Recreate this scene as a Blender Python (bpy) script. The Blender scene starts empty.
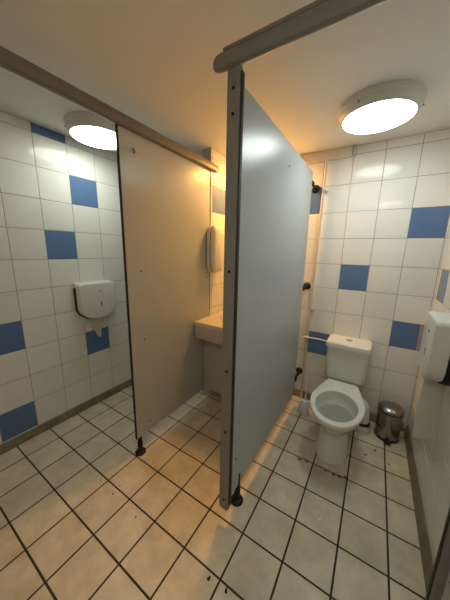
import bpy, bmesh, math, random
from mathutils import Vector, Matrix
random.seed(7)
U = 0.22                      # one floor tile, in metres; all coordinates below are in tiles
S = bpy.context.scene
C = S.collection
PI = math.pi

# ---------------------------------------------------------------- camera
yaw, pitch, roll = -0.561, 0.205, 0.021
fwd = Vector((math.sin(yaw)*math.cos(pitch), math.cos(yaw)*math.cos(pitch), -math.sin(pitch)))
rt = fwd.cross(Vector((0, 0, 1))).normalized()
up = rt.cross(fwd)
r2 = math.cos(roll)*rt + math.sin(roll)*up
u2 = -math.sin(roll)*rt + math.cos(roll)*up
cd = bpy.data.cameras.new('camera')
cam = bpy.data.objects.new('camera', cd)
C.objects.link(cam)
M = Matrix((r2, u2, -fwd)).transposed().to_4x4()
M.translation = Vector((6.941, -1.135, 6.763))*U
cam.matrix_world = M
cd.sensor_fit = 'HORIZONTAL'
cd.sensor_width = 36
cd.lens = 237.36/450*36
cd.clip_start = 0.02
S.camera = cam

# ---------------------------------------------------------------- world, exposure, lamp strengths
w = bpy.data.worlds.new('world')
S.world = w
w.use_nodes = True
w.node_tree.nodes['Background'].inputs[0].default_value = (0.5, 0.5, 0.5, 1)
w.node_tree.nodes['Background'].inputs[1].default_value = 0.02
S.view_settings.view_transform = 'Standard'
S.view_settings.look = 'None'
S.view_settings.gamma = 1
S.view_settings.use_curve_mapping = False
S.view_settings.exposure = 2.0
LAMP_RIGHT = ((0.87, 1.0, 0.97), 4.2)
LAMP_LEFT = ((0.95, 1.0, 0.88), 3.7)
LAMP_MID = ((1.0, 0.47, 0.11), 24)
LAMP_FILL = ((1.0, 0.93, 0.78), 4.2)  # added fill light for the front of the room

# ---------------------------------------------------------------- materials
def mat(name, col, rough=0.5, metal=0.0, spec=0.5, noise=0.0, nscale=8.0, bump=0.0, bscale=60, coat=0.0, island=0.0, col2=None, emit=None, trans=0.0):
    m = bpy.data.materials.new(name)
    m.use_nodes = True
    nt = m.node_tree
    b = nt.nodes['Principled BSDF']
    b.inputs['Base Color'].default_value = (*col, 1)
    b.inputs['Roughness'].default_value = rough
    b.inputs['Metallic'].default_value = metal
    b.inputs['Specular IOR Level'].default_value = spec
    b.inputs['Coat Weight'].default_value = coat
    b.inputs['Transmission Weight'].default_value = trans
    tc = nt.nodes.new('ShaderNodeTexCoord')
    if noise or island:
        n = nt.nodes.new('ShaderNodeTexNoise')
        n.inputs['Scale'].default_value = nscale
        n.inputs['Detail'].default_value = 6
        n.inputs['Roughness'].default_value = 0.65
        nt.links.new(tc.outputs['Object'], n.inputs['Vector'])
        mr = nt.nodes.new('ShaderNodeMapRange')
        mr.inputs[1].default_value = 0.3
        mr.inputs[2].default_value = 0.7
        nt.links.new(n.outputs['Fac'], mr.inputs[0])
        mx = nt.nodes.new('ShaderNodeMix')
        mx.data_type = 'RGBA'
        mx.inputs[6].default_value = (*col, 1)
        c2 = col2 if col2 else tuple(c*(1-noise) for c in col)
        mx.inputs[7].default_value = (*c2, 1)
        nt.links.new(mr.outputs[0], mx.inputs[0])
        out = mx.outputs[2]
        if island:
            g = nt.nodes.new('ShaderNodeNewGeometry')
            hs = nt.nodes.new('ShaderNodeHueSaturation')
            m2 = nt.nodes.new('ShaderNodeMapRange')
            m2.inputs[3].default_value = 1-island
            m2.inputs[4].default_value = 1+island
            nt.links.new(g.outputs['Random Per Island'], m2.inputs[0])
            nt.links.new(m2.outputs[0], hs.inputs['Value'])
            nt.links.new(out, hs.inputs['Color'])
            out = hs.outputs[0]
        nt.links.new(out, b.inputs['Base Color'])
    if bump:
        n = nt.nodes.new('ShaderNodeTexNoise')
        n.inputs['Scale'].default_value = bscale
        n.inputs['Detail'].default_value = 3
        nt.links.new(tc.outputs['Object'], n.inputs['Vector'])
        bp = nt.nodes.new('ShaderNodeBump')
        bp.inputs['Strength'].default_value = bump
        bp.inputs['Distance'].default_value = 0.002
        nt.links.new(n.outputs['Fac'], bp.inputs['Height'])
        nt.links.new(bp.outputs[0], b.inputs['Normal'])
    if emit:
        b.inputs['Emission Color'].default_value = (*emit[0], 1)
        b.inputs['Emission Strength'].default_value = emit[1]
    return m

WT = mat('white_wall_tile', (0.79, 0.79, 0.755), 0.07, spec=.22, noise=0.05, nscale=5, island=0.03, bump=0.15, bscale=18)
BT = mat('blue_wall_tile', (0.115, 0.20, 0.385), 0.12, spec=.3, noise=0.08, nscale=9, bump=0.15, bscale=18)
GR = mat('wall_grout', (0.42, 0.39, 0.33), 0.9, noise=0.3, nscale=12)
FT = mat('floor_tile', (0.72, 0.63, 0.49), 0.40, island=0.06, nscale=7, col2=(0.50, 0.43, 0.315), bump=0.25, bscale=30)
FG = mat('floor_grout', (0.055, 0.038, 0.022), 0.9, noise=0.4, nscale=20)
SK = mat('skirting_brown', (0.24, 0.19, 0.115), 0.5, noise=0.45, nscale=10)
CE = mat('ceiling_paint', (0.79, 0.775, 0.735), 0.8, bump=0.1, bscale=90)
PW = mat('painted_plaster', (0.62, 0.58, 0.50), 0.7)
LAM = mat('grey_laminate', (0.44, 0.475, 0.49), 0.30, noise=0.03, nscale=4, bump=0.06, bscale=200)
DGM = mat('dark_grey_metal', (0.22, 0.215, 0.21), 0.42, noise=0.15, nscale=10)
RLM = mat('taupe_metal', (0.19, 0.17, 0.145), 0.40, noise=0.1, nscale=10)
BLK = mat('black_plastic', (0.009, 0.009, 0.009), 0.5, spec=.3)
EDG = mat('black_edge', (0.02, 0.018, 0.016), 0.6)
CER = mat('white_ceramic', (0.76, 0.77, 0.72), 0.10, coat=0.3, noise=0.03, nscale=5)
WAT = mat('still_water', (0.33, 0.335, 0.30), 0.04, spec=0.6)
WPL = mat('white_plastic', (0.74, 0.73, 0.70), 0.28, noise=0.03, nscale=5)
CRP = mat('cream_pipe_paint', (0.62, 0.59, 0.51), 0.4, noise=0.12, nscale=14)
CHR = mat('chrome', (0.75, 0.74, 0.72), 0.12, metal=1)
STL = mat('brushed_steel', (0.36, 0.345, 0.32), 0.24, metal=1, noise=0.2, nscale=12)
PAP = mat('tissue_paper', (0.80, 0.78, 0.74), 0.9, bump=0.4, bscale=150)
CTR = mat('cream_counter', (0.66, 0.60, 0.50), 0.3, noise=0.08, nscale=25)
GRN = mat('apron_grey', (0.50, 0.47, 0.43), 0.45, noise=0.05, nscale=5)
RIM = mat('lamp_housing', (0.62, 0.60, 0.55), 0.35)
DRT = mat('dark_dirt', (0.03, 0.02, 0.012), 0.9, noise=0.4, nscale=60)
SCR = mat('screw_metal', (0.16, 0.13, 0.10), 0.4, metal=0.8)
LOGO = mat('logo_grey', (0.13, 0.13, 0.14), 0.5)
DUCT = mat('duct_cream', (0.66, 0.60, 0.50), 0.45)

def stains(m, spots):
    # dark blotches with a shape of their own at fixed places of the floor
    nt = m.node_tree
    b = nt.nodes['Principled BSDF']
    src = b.inputs['Base Color'].links[0].from_socket
    tc = nt.nodes.new('ShaderNodeTexCoord')
    n = nt.nodes.new('ShaderNodeTexNoise')
    n.inputs['Scale'].default_value = 45
    n.inputs['Detail'].default_value = 4
    nt.links.new(tc.outputs['Object'], n.inputs['Vector'])
    sc = nt.nodes.new('ShaderNodeVectorMath'); sc.operation = 'MULTIPLY_ADD'
    sc.inputs[1].default_value = (0.05, 0.05, 0)
    nt.links.new(n.outputs['Color'], sc.inputs[0])
    nt.links.new(tc.outputs['Object'], sc.inputs[2])
    for x, y, r, k in spots:
        d = nt.nodes.new('ShaderNodeVectorMath'); d.operation = 'DISTANCE'
        nt.links.new(sc.outputs[0], d.inputs[0])
        d.inputs[1].default_value = (x*U+0.025, y*U+0.025, 0)
        mr = nt.nodes.new('ShaderNodeMapRange')
        mr.inputs[1].default_value = r*U
        mr.inputs[2].default_value = r*U*0.55
        mr.inputs[3].default_value = 0
        mr.inputs[4].default_value = k
        nt.links.new(d.outputs['Value'], mr.inputs[0])
        mx = nt.nodes.new('ShaderNodeMix'); mx.data_type = 'RGBA'
        nt.links.new(mr.outputs[0], mx.inputs[0])
        nt.links.new(src, mx.inputs[6])
        mx.inputs[7].default_value = (0.05, 0.035, 0.02, 1)
        src = mx.outputs[2]
    nt.links.new(src, b.inputs['Base Color'])
stains(FT, [(5.58, 5.90, .09, .85), (5.80, 5.98, .08, .85), (6.42, 5.95, .06, .8), (6.62, 5.93, .08, .9), (6.80, 5.97, .08, .9), (6.95, 6.05, .07, .9),
            (7.45, 7.35, .05, .9), (6.2, 5.9, .25, .18)])

# ---------------------------------------------------------------- helpers
def root(name, label, cat, loc=(0, 0, 0), group=None):
    o = bpy.data.objects.new(name, None)
    C.objects.link(o)
    o.location = Vector(loc)*U
    o.empty_display_size = 0.05
    o['label'] = label
    o['category'] = cat
    if group: o['group'] = group
    return o

def wloc(o):
    v = Vector((0, 0, 0))
    while o is not None:
        v += o.location
        o = o.parent
    return v

def obj(name, bm, m, parent=None, smooth=True, angle=35):
    off = wloc(parent) if parent else Vector((0, 0, 0))
    for v in bm.verts:
        v.co = v.co*U - off
    bmesh.ops.recalc_face_normals(bm, faces=bm.faces[:])
    me = bpy.data.meshes.new(name)
    bm.to_mesh(me)
    bm.free()
    for k in (m if isinstance(m, (list, tuple)) else [m]):
        me.materials.append(k)
    if smooth:
        me.polygons.foreach_set('use_smooth', [True]*len(me.polygons))
        me.set_sharp_from_angle(angle=math.radians(angle))
    o = bpy.data.objects.new(name, me)
    C.objects.link(o)
    if parent: o.parent = parent
    return o

def struct(name, bm, m, parent=None, smooth=True):
    o = obj(name, bm, m, parent, smooth)
    if not parent: o['kind'] = 'structure'
    return o

def tag(o, label, cat, group=None):
    o['label'] = label; o['category'] = cat
    if group: o['group'] = group
    return o

def box(bm, x0, x1, y0, y1, z0, z1, bev=0.0, seg=2):
    r = bmesh.ops.create_cube(bm, size=1)
    vs = r['verts']
    for v in vs:
        v.co = Vector((x0+(v.co.x+.5)*(x1-x0), y0+(v.co.y+.5)*(y1-y0), z0+(v.co.z+.5)*(z1-z0)))
    if bev:
        es = list({e for v in vs for e in v.link_edges})
        bmesh.ops.bevel(bm, geom=es, offset=bev, segments=seg, profile=.5, affect='EDGES')
    return bm

def nb(*a, **k):
    return box(bmesh.new(), *a, **k)

def rings(bm, rs, cap0=True, cap1=True, closed=True):
    L = [[bm.verts.new(p) for p in r] for r in rs]
    n = len(L[0])
    for a, b in zip(L, L[1:]):
        for i in range(n if closed else n-1):
            j = (i+1) % n
            bm.faces.new((a[i], a[j], b[j], b[i]))
    if cap0: bm.faces.new(L[0][::-1])
    if cap1: bm.faces.new(L[-1])
    return bm

def lathe(bm, cx, cy, prof, n=40, sx=1, sy=1, cap0=True, cap1=True):
    return rings(bm, [[(cx+r*sx*math.cos(2*PI*i/n), cy+r*sy*math.sin(2*PI*i/n), z) for i in range(n)] for r, z in prof], cap0, cap1)

def tube(bm, pts, r, n=14, caps=True):
    P = [Vector(p) for p in pts]
    rr = r if isinstance(r, (list, tuple)) else [r]*len(P)
    rs = []
    ref = None
    for i, p in enumerate(P):
        d = (P[min(i+1, len(P)-1)]-P[max(i-1, 0)]).normalized()
        if ref is None:
            ref = Vector((0, 0, 1)) if abs(d.z) < .9 else Vector((1, 0, 0))
        a = (ref-d*ref.dot(d)).normalized()
        b = d.cross(a)
        ref = a
        rs.append([p+(a*math.cos(2*PI*k/n)+b*math.sin(2*PI*k/n))*rr[i] for k in range(n)])
    return rings(bm, rs, caps, caps)

def arc(c, a, b, r, t0, t1, n=8):
    c, a, b = Vector(c), Vector(a), Vector(b)
    return [c+r*(a*math.cos(t0+(t1-t0)*i/n)+b*math.sin(t0+(t1-t0)*i/n)) for i in range(n+1)]

def rrect(x0, x1, y0, y1, r, n=6):
    out = []
    for cx, cy, t in ((x1-r, y1-r, 0), (x0+r, y1-r, PI/2), (x0+r, y0+r, PI), (x1-r, y0+r, 1.5*PI)):
        for i in range(n+1):
            a = t+PI/2*i/n
            out.append((cx+r*math.cos(a), cy+r*math.sin(a)))
    return out

def prism(bm, poly, f0, f1, bev=0, inset=0.0):
    """poly 2D, f0/f1 map 2D to 3D for the two ends"""
    return rings(bm, [[f0(*p) for p in poly], [f1(*p) for p in poly]])

def tiled(name, plane, ul, vl, blue, parent=None, gap=0.018, d=0.010, mats=None, back=0.3, tilt=0.0012, special=None):
    """A wall or floor with real raised tiles on a grout bed. plane(u, v, h): point h out of the face"""
    bm = bmesh.new()
    r = [plane(ul[0], vl[0], 0), plane(ul[-1], vl[0], 0), plane(ul[-1], vl[-1], 0), plane(ul[0], vl[-1], 0)]
    q = [plane(ul[0], vl[0], -back), plane(ul[-1], vl[0], -back), plane(ul[-1], vl[-1], -back), plane(ul[0], vl[-1], -back)]
    rings(bm, [r, q])
    for f in bm.faces: f.material_index = 2
    rnd = random.Random(name)
    for i in range(len(ul)-1):
        for j in range(len(vl)-1):
            u0, u1, v0, v1 = ul[i], ul[i+1], vl[j], vl[j+1]
            if u1 < u0: u0, u1 = u1, u0
            if v1 < v0: v0, v1 = v1, v0
            key = (round((u0+u1)/2, 2), round((v0+v1)/2, 2))
            isb = any(u0 < bu < u1 and v0 < bv < v1 for bu, bv in blue)
            g = gap/2
            a, b_, c, e = u0+g, u1-g, v0+g, v1-g
            if special and special(key): b_ -= .17
            if b_-a < .02 or e-c < .02: continue
            t = [rnd.uniform(-tilt, tilt) for _ in range(3)]
            hh = lambda x, y: d+t[0]+t[1]*(x-a)*2+t[2]*(y-c)*2
            k = .012
            lo = [plane(x, y, -.002) for x, y in ((a, c), (b_, c), (b_, e), (a, e))]
            m1 = [plane(x, y, hh(x, y)*.6) for x, y in ((a, c), (b_, c), (b_, e), (a, e))]
            hi = [plane(x, y, hh(x, y)) for x, y in ((a+k, c+k), (b_-k, c+k), (b_-k, e-k), (a+k, e-k))]
            nf = len(bm.faces)
            rings(bm, [lo, m1, hi], cap0=False)
            bm.faces.ensure_lookup_table()
            for f in bm.faces[nf:]: f.material_index = 1 if isb else 0
    return struct(name, bm, mats or [WT, BT, GR], parent, smooth=False)

# ---------------------------------------------------------------- room
XL, XR, YB, YF, H = -2.892, 8.78, 9.555, -3.2, 10.62
def cuts(a, b, first, step):
    """joint lines between a and b that fall on first + k*step"""
    k = math.ceil((a-first)/step+1e-6)
    out = [a]
    while first+k*step < b-1e-6:
        if first+k*step > a+1e-6: out.append(first+k*step)
        k += 1
    return out+[b]
zl = cuts(0, H, 9.34, 1.003)
zb = cuts(0, H, 10.327-1.003*0, 1.003)
yl = cuts(YF, YB, .696, 1.0)
def lc(c, h):  # centre of a tile of the left wall from its column and row
    return (.696+c+.5, min(H-.05, 9.34-1.003*(h+.5)))
tiled('wall_left', lambda a, b, h: (XL+h, a, b), yl, zl,
      [(3.196, H-.1), lc(3, 0), lc(2, 2), lc(5, 2), lc(3, 6), lc(0, 5), lc(0, 8), lc(6, 4), lc(-2, 3), lc(-3, 7), lc(7, 7)])
def bc(v, h): return (4.722+v+.5, 10.327-1.003*(h+.5))
tiled('wall_back', lambda a, b, h: (a, YB-h, b), cuts(XL, XR, 4.722, 1.0), zb,
      [bc(1, 4), bc(3, 2), bc(3, 6), bc(-1, 1), bc(0, 7), bc(-6, 3), bc(-4, 6)],
      special=lambda k: abs(k[0]-8.22) < .1 and abs(k[1]-(10.327-1.003*6.5)) < .1)
tiled('wall_right', lambda a, b, h: (XR-h, a, b), cuts(YF, YB, 8.31, 1.0), zb,
      [(8.8, 10.327-1.003*4.5), (1.8, 8.8), (0.8, 3.8)])
tiled('floor', lambda a, b, h: (a, b, h-.012), cuts(XL-.1, XR+.1, 0, 1), cuts(YF-.1, YB+.1, 0, 1), [], mats=[FT, FT, FG], gap=.042, tilt=.0008)
struct('ceiling', nb(XL-.3, XR+.3, YF-.3, YB+.3, H, H+.3), CE)
struct('wall_front', nb(XL-.3, XR+.3, YF-.3, YF, -.3, H), PW)
# pier beside the vanity, tiled on its vanity side
tiled('wall_pier', lambda a, b, h: (1.02+h, a, b), cuts(7.05, YB-.02, 8.16, 1.0), cuts(0, H, 9.29, 1.0), [(7.6, 8.8)], back=.42)
def skirt(name, pts, nx, ny):
    bm = bmesh.new()
    (x0, y0), (x1, y1) = pts
    pr = [(0, 0), (.14, 0), (.13, .07), (.075, .18), (.04, .27), (0, .29)]
    rings(bm, [[(x0+nx*a, y0+ny*a, b) for a, b in pr], [(x1+nx*a, y1+ny*a, b) for a, b in pr]])
    struct(name, bm, SK)
skirt('baseboard_left', ((XL, YF), (XL, YB)), 1, 0)
skirt('baseboard_right', ((XR, YF), (XR, YB)), -1, 0)
skirt('baseboard_back', ((XL+.16, YB), (XR-.16, YB)), 0, -1)
# boxed-in duct at the top of the back wall
bm = nb(3.4, 5.68, YB-.14, YB-.012, 10.24, H-.005, bev=.015)
struct('trim_1', bm, DUCT)
struct('trim_2', nb(5.70, 5.75, YB-.13, YB-.012, 10.27, H-.005, bev=.008), CRP)

# ---------------------------------------------------------------- ceiling lamps
def lamp(x, y, label, spec, k=1.0):
    t = root('ceiling_lamp', label, 'lamp', (x, y, H), 'round ceiling lamps')
    bm = bmesh.new()
    lathe(bm, x, y, [(.98, H-.002), (.985, H-.06), (.975, H-.12), (.955, H-.13), (.952, H-.16), (.94, H-.22), (.90, H-.29), (.87, H-.315), (.845, H-.32), (.842, H-.29)], 64, sx=k, sy=k, cap0=True, cap1=False)
    obj('housing', bm, RIM, t)
    em = mat('lamp_glow', (0.9, 0.9, 0.85), 0.4, emit=spec)
    bm = bmesh.new()
    lathe(bm, x, y, [(.843, H-.30), (.835, H-.325), (.74, H-.355), (.55, H-.39), (.32, H-.412), (.1, H-.42), (.001, H-.42)], 64, sx=k, sy=k, cap0=False, cap1=False)
    obj('diffuser', bm, em, t)
    for q_ in range(3):
        a = -2.0+q_*2*PI/3
        p = Vector((x+.955*k*math.cos(a), y+.955*k*math.sin(a), H-.20)); q = p+Vector((.025*math.cos(a), .025*math.sin(a), 0))
        obj('screw', tube(bmesh.new(), [p, q], .022, 8), SCR, t)
lamp(6.46, 7.10, 'round white ceiling lamp above the toilet', LAMP_RIGHT)
lamp(-1.32, 4.03, 'round ceiling lamp over the left cubicle with the wall paper dispenser', LAMP_LEFT)
lamp(7.0, -1.7, 'added round fill lamp on the ceiling, out of view behind the viewer', LAMP_FILL)  # unseen lamp, added to brighten the near part of the room
lamp(2.5, 8.8, 'warm orange round ceiling lamp over the washbasin counter, hidden behind the grey partition', LAMP_MID, .70)

# ---------------------------------------------------------------- partitions
def screw_x(x, y, z, parent, r=.028, s=1):
    obj('screw', tube(bmesh.new(), [(x, y, z), (x+.012*s, y, z)], r, 10), SCR, parent)
def foot(x, y, ztop, parent):
    bm = bmesh.new()
    lathe(bm, x, y, [(.175, .001), (.175, .04), (.16, .06), (.08, .09), (.065, .12)], 28)
    f = obj('foot', bm, BLK, parent)
    bm = bmesh.new()
    lathe(bm, x, y, [(.06, .10), (.06, .22), (.085, .24), (.085, .42), (.07, .45), (.07, ztop-.05), (.03, ztop)], 18)
    obj('rod', bm, BLK, f)

PX = .93
t = root('cubicle_partition', 'beige-looking partition panel left of the washbasin, lit warm by the lamp', 'partition', (PX, 3.0, 0), 'cubicle partitions')
obj('panel', nb(PX, PX+.07, 3.07, 7.05, .60, 9.83, bev=.008, seg=1), LAM, t)
obj('edge_strip', nb(PX-.004, PX+.074, 3.045, 3.075, .60, 9.83, bev=.006), EDG, t)
foot(PX+.035, 3.19, .62, t)
for y, z in ((3.55, 6.1), (3.55, 3.95), (6.85, 9.45), (6.85, 5.65), (6.6, 3.7), (3.6, .95)):
    screw_x(PX+.07, y, z, t)
obj('coat_hook', tube(bmesh.new(), [(PX+.07, 3.5, 9.40), (PX+.11, 3.5, 9.38), (PX+.12, 3.5, 9.28)], .022, 8), SCR, t)

GX = 4.47
t = root('cubicle_partition', 'tall blue-grey partition panel between washbasin and toilet', 'partition', (GX, 3.0, 0), 'cubicle partitions')
obj('panel', nb(GX, GX+.07, 3.08, 8.60, .60, 9.66, bev=.008, seg=1), LAM, t)
poly = rrect(4.31, 4.57, .36, 9.90, .06, 5)
ps = obj('front_post', rings(bmesh.new(), [[(a, 2.98, b) for a, b in poly], [(a, 3.06, b) for a, b in poly]]), DGM, t)
bm = nb(4.545, 4.60, 3.0, 3.09, .52, 9.78, bev=.01)
obj('black_strip', bm, EDG, ps)  # black strip stands in for the shaded gap between post and panel
for z in (9.55, 9.15, 6.35, 4.15, 2.6, .65):
    obj('screw', tube(bmesh.new(), [(4.44, 2.98, z), (4.44, 2.965, z)], .03, 10), BLK, ps)
foot(GX-.03+.05, 3.60, .95, t)
for z in (9.28, 5.32, 1.28):
    bm = bmesh.new()
    tube(bm, [(GX+.035, 8.58, z), (GX+.035, 8.72, z)], .10, 18)
    tube(bm, [(GX+.035, 8.70, z), (GX+.035, YB-.08, z)], .05, 12)
    tube(bm, [(GX, YB-.09, z), (GX, YB-.04, z), (GX, YB-.013, z)], [.09, .15, .16], 22)
    obj('wall_bracket', bm, BLK, t)
screw_x(GX+.07, 5.9, 9.1, t, .03)
screw_x(GX+.07, 3.35, 1.6, t, .03)

def rail_profile(w, h):
    # rounded front and top, a groove near the upper edge
    pts = rrect(-w/2, w/2, 0, h, .06, 4)
    out = []
    for a, b in pts: out.append((a, b))
    return out
# rail over the left partition, running along Y
t = root('head_rail', 'long brownish metal rail running along the top of the left partition', 'rail', (1.03, 2, 9.83), 'partition head rails')
pf = rail_profile(.20, .25)
obj('profile', rings(bmesh.new(), [[(1.06+a, YF+.01, 9.80+b) for a, b in pf], [(1.06+a, 7.36, 9.80+b) for a, b in pf]]), RLM, t)
obj('top_fin', nb(1.02, 1.08, YF+.01, 7.2, 10.045, 10.10, bev=.015), RLM, t)
obj('end_cap', rings(bmesh.new(), [[(1.06+a*1.03, 7.36, 9.80+b) for a, b in pf], [(1.06+a*.95, 7.39, 9.805+b*.95) for a, b in pf]]), RLM, t)
for y in (4.2, 4.28): obj('screw', tube(bmesh.new(), [(1.16, y, 9.98), (1.172, y, 9.98)], .02, 8), CHR, t)
# rail across the toilet cubicle, running along X
t = root('head_rail', 'dark grey metal rail across the front of the toilet cubicle, up at the ceiling', 'rail', (6, 3.0, 9.8), 'partition head rails')
pf = rail_profile(.15, .27)
def ra(x, s=1): return [(x, 2.98+a*s, 10.0+(b-.135)*s) for a, b in pf]
obj('profile', rings(bmesh.new(), [ra(XR-.02), ra(4.22), ra(4.12, .93), ra(4.05, .72), ra(4.02, .40)]), DGM, t)
obj('top_fin', nb(4.25, XR-.02, 2.90, 2.96, 10.10, 10.16, bev=.015), DGM, t)

# post on the right wall, front of the toilet cubicle
t = root('cubicle_post', 'grey post panel with dark metal edge at the bottom right corner', 'post', (8.55, 3.0, 0))
obj('panel', nb(8.44, XR-.02, 3.0, 3.07, .5, 9.79, bev=.008, seg=1), LAM, t)
obj('edge_strip', nb(8.32, 8.45, 2.97, 3.10, .45, 9.79, bev=.02), DGM, t)
obj('black_strip', nb(8.305, 8.33, 3.0, 3.07, .45, 9.79), EDG, t)
for z in (2.2, 1.9, 8.8, 5.2): obj('screw', tube(bmesh.new(), [(8.50, 3.0, z), (8.50, 2.985, z)], .02, 8), SCR, t)

# ---------------------------------------------------------------- vanity
t = root('washbasin_counter', 'cream washbasin counter with grey apron between the two partitions', 'counter', (2.3, 7, 0))
cx, cy, ax, ay = 2.36, 7.62, .95, .82
bm = bmesh.new()
n = 48
oval = [(cx+ax*math.cos(2*PI*i/n), cy+ay*math.sin(2*PI*i/n)) for i in range(n)]
x0, x1, y0, y1 = 1.02, 3.60, 5.98, YB-.02
sq = []
for i in range(n):
    a = 2*PI*i/n; dx, dy = math.cos(a), math.sin(a)
    tt = min(((x1-cx)/dx if dx > 1e-9 else (x0-cx)/dx if dx < -1e-9 else 1e9), ((y1-cy)/dy if dy > 1e-9 else (y0-cy)/dy if dy < -1e-9 else 1e9))
    sq.append([cx+tt*dx, cy+tt*dy])
for qx, qy in ((x0, y0), (x1, y0), (x1, y1), (x0, y1)):   # snap nearest to the corner
    k = min(range(n), key=lambda i: (sq[i][0]-qx)**2+(sq[i][1]-qy)**2)
    sq[k] = [qx, qy]
rings(bm, [[(a, b, 3.80) for a, b in oval], [(a, b, 3.94) for a, b in oval], [(a, b, 3.94) for a, b in sq], [(a, b, 3.80) for a, b in sq], [(a, b, 3.80) for a, b in oval]], False, False)
obj('worktop', bm, CTR, t, angle=30)
obj('apron', nb(1.04, 3.58, 6.0, 6.07, 3.25, 3.80, bev=.01), GRN, t)
obj('modesty_panel', nb(1.06, 3.56, 6.60, 6.66, .70, 3.80, bev=.01), GRN, t)
b_ = root('washbasin', 'white oval washbasin set into the cream counter', 'washbasin', (cx, cy, 3.94))
bm = bmesh.new()
lathe(bm, cx, cy, [(1.0, 3.945), (1.07, 3.95), (1.07, 3.985), (1.04, 4.01), (.99, 4.0), (.95, 3.93), (.85, 3.7), (.6, 3.4), (.3, 3.3), (.08, 3.28)], 56, sx=ax, sy=ay, cap0=False)
obj('bowl', bm, CER, b_)
obj('drain', lathe(bmesh.new(), cx, cy, [(.08, 3.282), (.08, 3.30), (.05, 3.305)], 20), CHR, b_)

# ---------------------------------------------------------------- dispensers
def dispenser(loc, ang, w, h, dep, label):
    """jumbo roll dispenser, local: width along x, out of the wall along -y, rounded bottom"""
    t = root('paper_dispenser', label, 'dispenser', loc, 'white jumbo roll dispensers')
    R = Matrix.Rotation(ang, 3, 'Z'); L = Vector(loc)
    def place(bm):
        for v in bm.verts: v.co = L+R@v.co
        return bm
    def outline(s, n=20, dz=0):
        W = w/2*s; hh = h/2*s; rt = .13*s
        pts = []
        for i in range(7):
            a = PI/2*i/6; pts.append((W-rt+rt*math.cos(a), hh-rt+rt*math.sin(a)))
        for i in range(7):
            a = PI/2+PI/2*i/6; pts.append((-W+rt+rt*math.cos(a), hh-rt+rt*math.sin(a)))
        zc = -hh+W*.82
        for i in range(n+1):
            a = PI+PI*i/n
            e = .85
            c, s_ = math.cos(a), math.sin(a)
            pts.append((W*math.copysign(abs(c)**e, c), zc+(hh+zc)*math.copysign(abs(s_)**e, s_)*1.0))
        return [(a, b+dz) for a, b in pts]
    bm = bmesh.new()
    rs = [[(a, -dep*.42, b) for a, b in outline(1)]]
    for d_, s in ((.90, 1.0), (.945, .99), (.975, .97), (.992, .94), (1.0, .90)):
        rs.append([(a, -dep*d_, b) for a, b in outline(s)])
    rings(bm, rs)
    obj('cover', place(bm), WPL, t, angle=50)
    # black back shell showing at the sides and the bottom
    obj('back_shell', place(rings(bmesh.new(), [[(a, 0, b) for a, b in outline(.97, dz=-.08)], [(a, -dep*.40, b) for a, b in outline(.965, dz=-.08)]])), BLK, t)
    obj('top_shell', place(box(bmesh.new(), -w/2, w/2, -dep*.45, -.005, h/2-.20, h/2, bev=.04)), WPL, t)
    obj('window_slot', place(rings(bmesh.new(), [[(a, -dep*1.0+.003, b) for a, b in rrect(.035, .07, -.22, -.04, .015, 3)], [(a, -dep*1.0-.006, b) for a, b in rrect(.035, .07, -.22, -.04, .015, 3)]])), BLK, t)
    lg = bmesh.new()
    for k in range(4):
        box(lg, -.01+k*.035, .012+k*.035, -dep-.005, -dep+.003, .36, .40+(.02 if k in (0, 3) else 0))
    obj('logo', place(lg), LOGO, t)
    # paper tail, hanging crosswise below the shell
    bm = bmesh.new()
    return t, place, outline
t, place, _ = dispenser((XL+.012, 4.10, 4.69), PI/2, 1.42, 1.46, .58, 'white jumbo paper dispenser on the left cubicle wall, short tail of paper hanging')
def tail(place, w0, w1, x, z0, z1, lean=0.0, torn=.12, turn=0.0):
    bm = bmesh.new(); rows = []
    N = 9
    for i in range(N+1):
        f = i/N; row = []
        for k in range(7):
            g = k/6
            z = z0+(z1-z0)*f
            if i == N: z += torn*math.sin(g*5.2+.6)-(.5*turn*g)
            row.append((x+turn*g+lean*f+.03*math.sin(3*f+g*2), -(w0+(w1-w0)*g), z))
        rows.append(row)
    rings(bm, rows, False, False, closed=False)
    r = bmesh.ops.solidify(bm, geom=bm.faces[:], thickness=.006)
    return place(bm)
obj('paper_tail', tail(place, .12, .50, -.22, -.60, -1.30, -.03, .16, .26), PAP, t)
t, place, _ = dispenser((XR-.012, 6.25, 4.56), -PI/2, 1.30, 1.56, .55, 'white jumbo paper dispenser on the right wall near the toilet, long paper hanging')
obj('paper_tail', tail(place, .03, .46, .05, -.66, -2.50, 0, .07), PAP, t)

# hand towel dispenser on the pier
t = root('hand_towel_dispenser', 'rounded white dispenser on the tiled wall above the washbasin counter', 'dispenser', (1.04, 7.18, 6.8))
bm = bmesh.new()
def ov(s, x):
    out = []
    for i in range(40):
        a = 2*PI*i/40; c, sn = math.cos(a), math.sin(a)
        e = .55
        out.append((x, 7.18+.40*s*math.copysign(abs(c)**e, c), 6.80+.95*s*math.copysign(abs(sn)**e, sn)))
    return out
rings(bm, [ov(1, 1.04), ov(1, 1.26), ov(.97, 1.34), ov(.90, 1.39), ov(.75, 1.42)])
obj('cover', bm, WPL, t, angle=50)
obj('seam', rings(bmesh.new(), [[(1.20, 7.18+(b-7.18)*1.012, 6.80+(c-6.80)*1.006) for a, b, c in ov(1, 0)], [(1.23, 7.18+(b-7.18)*1.012, 6.80+(c-6.80)*1.006) for a, b, c in ov(1, 0)]]), SCR, t)

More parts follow.
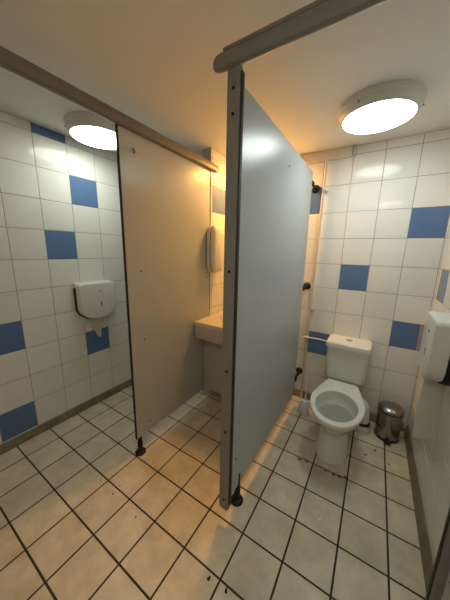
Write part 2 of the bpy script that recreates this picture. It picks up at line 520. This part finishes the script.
# ---------------------------------------------------------------- toilet
TX = 6.40
t = root('toilet', 'white ceramic close-coupled toilet without a seat', 'toilet', (TX, 7.3, 0))
def egg(z, w, yf, yb, wb, ym=6.95, dx=0):
    pts = []
    n = 28
    for i in range(n+1):           # front half, from the right side round to the left
        a = -PI*i/n
        c, s_ = math.cos(a), math.sin(a)
        pts.append((TX+dx+w*math.copysign(abs(c)**.92, c), ym+(ym-yf)*s_, z))
    m = 10
    left = []
    for i in range(1, m+1):        # left side back to the corner
        f = i/m
        x = w+(wb-w)*(f**1.25)
        left.append((x, ym+(yb-.12-ym)*f))
    for x, y in left: pts.append((TX+dx-x, y, z))
    pts.append((TX+dx-wb+.03, yb-.03, z)); pts.append((TX+dx-wb+.14, yb, z))
    pts.append((TX+dx, yb, z))
    pts.append((TX+dx+wb-.14, yb, z)); pts.append((TX+dx+wb-.03, yb-.03, z))
    for x, y in left[::-1]: pts.append((TX+dx+x, y, z))
    return pts
def hole(z, w, yc, l, ref, dx=0):
    out = []
    for p in ref:
        a = math.atan2((p[1]-yc)/1.2, (p[0]-TX-dx))
        out.append((TX+dx+w*math.cos(a), yc+l*math.sin(a), z))
    return out
bm = bmesh.new()
e0 = egg(1.90, .80, 5.66, 8.36, .54)
R_ = [egg(0, .53, 6.24, 8.5, .42, 7.1, 0), egg(.06, .53, 6.24, 8.5, .42, 7.1, 0), egg(.10, .50, 6.28, 8.48, .42, 7.1, 0), egg(.45, .485, 6.34, 8.46, .40, 7.1, 0),
      egg(.90, .43, 6.42, 8.42, .38, 7.1, 0), egg(1.10, .43, 6.38, 8.40, .40, 7.1, 0), egg(1.25, .50, 6.22, 8.38, .42, 7.05, 0), egg(1.42, .64, 5.98, 8.37, .46, 7.0),
      egg(1.60, .755, 5.78, 8.36, .50), egg(1.74, .80, 5.67, 8.36, .53), egg(1.80, .83, 5.62, 8.37, .545), egg(1.87, .83, 5.62, 8.37, .545), egg(1.895, .82, 5.635, 8.365, .54), e0]
R_ += [hole(1.90, .66, 6.72, .90, e0), hole(1.885, .635, 6.72, .875, e0), hole(1.80, .63, 6.72, .87, e0), hole(1.66, .64, 6.73, .88, e0), hole(1.45, .60, 6.76, .80, e0), hole(1.20, .50, 6.82, .66, e0),
       hole(1.02, .36, 6.9, .45, e0), hole(.95, .15, 6.95, .2, e0)]
rings(bm, R_)
obj('pan', bm, CER, t, angle=40)
bm = bmesh.new()
rings(bm, [hole(1.38, .57, 6.78, .755, e0), hole(1.385, .565, 6.78, .75, e0)])
obj('water', bm, WAT, t)
for x in (-.34, .34):
    bm = bmesh.new(); lathe(bm, TX+x, 8.02, [(.06, 1.901), (.06, 1.91), (.045, 1.915), (.03, 1.905)], 20)
    obj('hinge_hole', bm, RIM, t)
# cistern
bm = bmesh.new()
CX = 6.41
def rr(z, hw, y0, y1, r=.16): return [(a, b, z) for a, b in rrect(CX-hw, CX+hw, y0, y1, r)]
rings(bm, [rr(1.80, .30, 8.5, 9.3), rr(1.88, .65, 8.46, 9.42), rr(1.96, .70, 8.44, 9.44), rr(2.6, .71, 8.42, 9.48), rr(3.20, .72, 8.40, 9.5)])
cs = obj('cistern', bm, CER, t, angle=50)
bm = bmesh.new()
rings(bm, [rr(3.19, .72, 8.37, 9.52), rr(3.21, .76, 8.33, 9.53), rr(3.33, .765, 8.32, 9.53), rr(3.385, .75, 8.335, 9.53), rr(3.405, .68, 8.38, 9.50), rr(3.41, .5, 8.55, 9.35)])
ld = obj('lid', bm, CER, cs, angle=50)
bm = bmesh.new(); lathe(bm, CX, 8.93, [(.125, 3.408), (.125, 3.43), (.105, 3.44), (.10, 3.425), (.06, 3.43), (.02, 3.43)], 28)
obj('flush_button', bm, CHR, cs)
# outlet bend with rubber collar
bm = bmesh.new()
pth = [(6.70, 8.35, 1.15), (6.9, 8.5, 1.15)]+[tuple(v) for v in arc((6.95, 8.56, .88), (0, 0, 1), (1, .3, 0), .27, .3, PI/2, 6)]+[(7.24, 8.64, .50), (7.24, 8.64, .02)]
tube(bm, pth, [.2, .2]+[.21]*7+[.22, .22], 20)
ob = obj('outlet_pipe', bm, CER, t, angle=60)
bm = bmesh.new(); lathe(bm, 7.24, 8.64, [(.24, .30), (.265, .32), (.265, .38), (.24, .40)], 28)
obj('rubber_collar', bm, BLK, ob)
bm = bmesh.new(); lathe(bm, 7.24, 8.64, [(.30, .002), (.30, .20), (.28, .24), (.25, .28)], 28)
obj('floor_sleeve', bm, CRP, ob)

# ---------------------------------------------------------------- pipes
t = root('water_pipe', 'cream painted vertical water pipe running down beside the grey partition', 'pipe', (4.75, 9.4, 0))
obj('riser', tube(bmesh.new(), [(4.70, 9.42, .03), (4.72, 9.42, 5), (4.82, 9.42, 10.26)], .055, 14), CRP, t)
for z in (9.15, 4.3):
    xx = 4.70+.12*z/10.26
    bm = nb(xx-.085, xx+.13, 9.38, 9.54, z-.03, z+.03, bev=.01)
    obj('clip', bm, CHR, t)
obj('branch', tube(bmesh.new(), [(4.56, 9.35, 3.02), (4.75, 9.33, 3.05), (5.2, 9.30, 3.09), (5.66, 9.27, 3.07)], .035, 12), CRP, t)
obj('elbow', tube(bmesh.new(), [(4.66, 9.36, 3.04), (4.80, 9.34, 3.055)], .07, 14), CRP, t)

# ---------------------------------------------------------------- brush, bin
t = root('toilet_brush', 'white toilet brush standing in its holder left of the toilet', 'brush', (5.1, 8.35, 0))
bx_, by_ = 5.10, 8.36
bm = bmesh.new(); lathe(bm, bx_, by_, [(.21, .002), (.22, .03), (.20, .25), (.215, .52), (.205, .54), (.17, .52), (.165, .3), (.16, .1)], 30)
obj('holder', bm, WPL, t)
bm = bmesh.new(); lathe(bm, bx_, by_, [(.05, .15), (.15, .2), (.155, .50), (.13, .60), (.04, .64)], 22)
obj('bristles', bm, WPL, t)
obj('handle', tube(bmesh.new(), [(bx_, by_, .55), (bx_+.02, by_+.02, 1.2), (bx_+.05, by_+.04, 1.80), (bx_+.055, by_+.045, 1.95)], [.045, .028, .035, .02], 12), WPL, t)

BX, BY = 8.06, 8.80
t = root('pedal_bin', 'small round steel pedal bin in the corner right of the toilet', 'bin', (BX, BY, 0))
bm = bmesh.new(); lathe(bm, BX, BY, [(.37, .07), (.385, .09), (.385, 1.10), (.375, 1.12), (.36, 1.12)], 44, cap1=True)
obj('body', bm, STL, t)
bm = bmesh.new(); lathe(bm, BX, BY, [(.39, .002), (.40, .03), (.395, .09), (.37, .10)], 44)
obj('base_ring', bm, BLK, t)
bm = bmesh.new(); lathe(bm, BX, BY, [(.40, 1.11), (.41, 1.14), (.41, 1.19), (.39, 1.21), (.33, 1.27), (.2, 1.31), (.05, 1.325), (.001, 1.325)], 44, cap1=False)
obj('lid', bm, STL, t)
bm = bmesh.new(); lathe(bm, BX, BY, [(.392, 1.08), (.405, 1.09), (.405, 1.12), (.392, 1.13)], 44)
obj('rim_band', bm, BLK, t)
px, py = BX+.02, BY-.40
pd = obj('pedal', nb(px-.10, px+.10, py-.17, py-.02, .06, .11, bev=.02), BLK, t)
obj('pedal_arm', nb(px-.05, px+.05, py-.05, py+.06, .04, .09, bev=.01), BLK, pd)

# ---------------------------------------------------------------- litter on the floor
def fleck(x, y, a, l, wd, m, name, label, cat, group=None):
    pts = []
    for i in range(14):
        th = 2*PI*i/14; r = 1+.25*math.sin(3*th+a)
        px, py = l*r*math.cos(th), wd*r*math.sin(th)
        pts.append((x+px*math.cos(a)-py*math.sin(a), y+px*math.sin(a)+py*math.cos(a)))
    bm = rings(bmesh.new(), [[(p, q, .001) for p, q in pts], [(x+(p-x)*.8, y+(q-y)*.8, .012) for p, q in pts]])
    tag(obj(name, bm, m), label, cat, group)
fleck(4.79, 1.88, 1.4, .045, .03, DRT, 'dirt_crumb', 'dark crumb on the floor near the bottom edge, left of the long one', 'crumb', 'dirt crumbs on the floor')
fleck(5.19, 1.93, 1.9, .06, .025, DRT, 'dirt_crumb', 'long dark crumb on the floor at the bottom edge, right of centre', 'crumb', 'dirt crumbs on the floor')
for x, y in ((.81, 1.88), (1.44, 2.08), (1.49, 1.83), (2.52, 1.80)):
    fleck(x, y, x*7, .022, .017, DRT, 'dirt_crumb', 'tiny dark speck on the floor in front of the beige-looking partition', 'crumb', 'tiny dark specks on the floor')
fleck(6.53, 4.37, 1.0, .075, .02, PAP, 'paper_scrap', 'small curved white scrap of paper on the toilet cubicle floor', 'paper scrap')
fleck(7.72, 7.75, .3, .04, .03, DRT, 'dirt_crumb', 'dark crumb on the floor between toilet base and pedal bin', 'crumb', 'dirt crumbs on the floor')
fleck(8.1, 7.35, .3, .025, .02, DRT, 'dirt_crumb', 'dark crumb on the floor in front of the pedal bin', 'crumb', 'dirt crumbs on the floor')
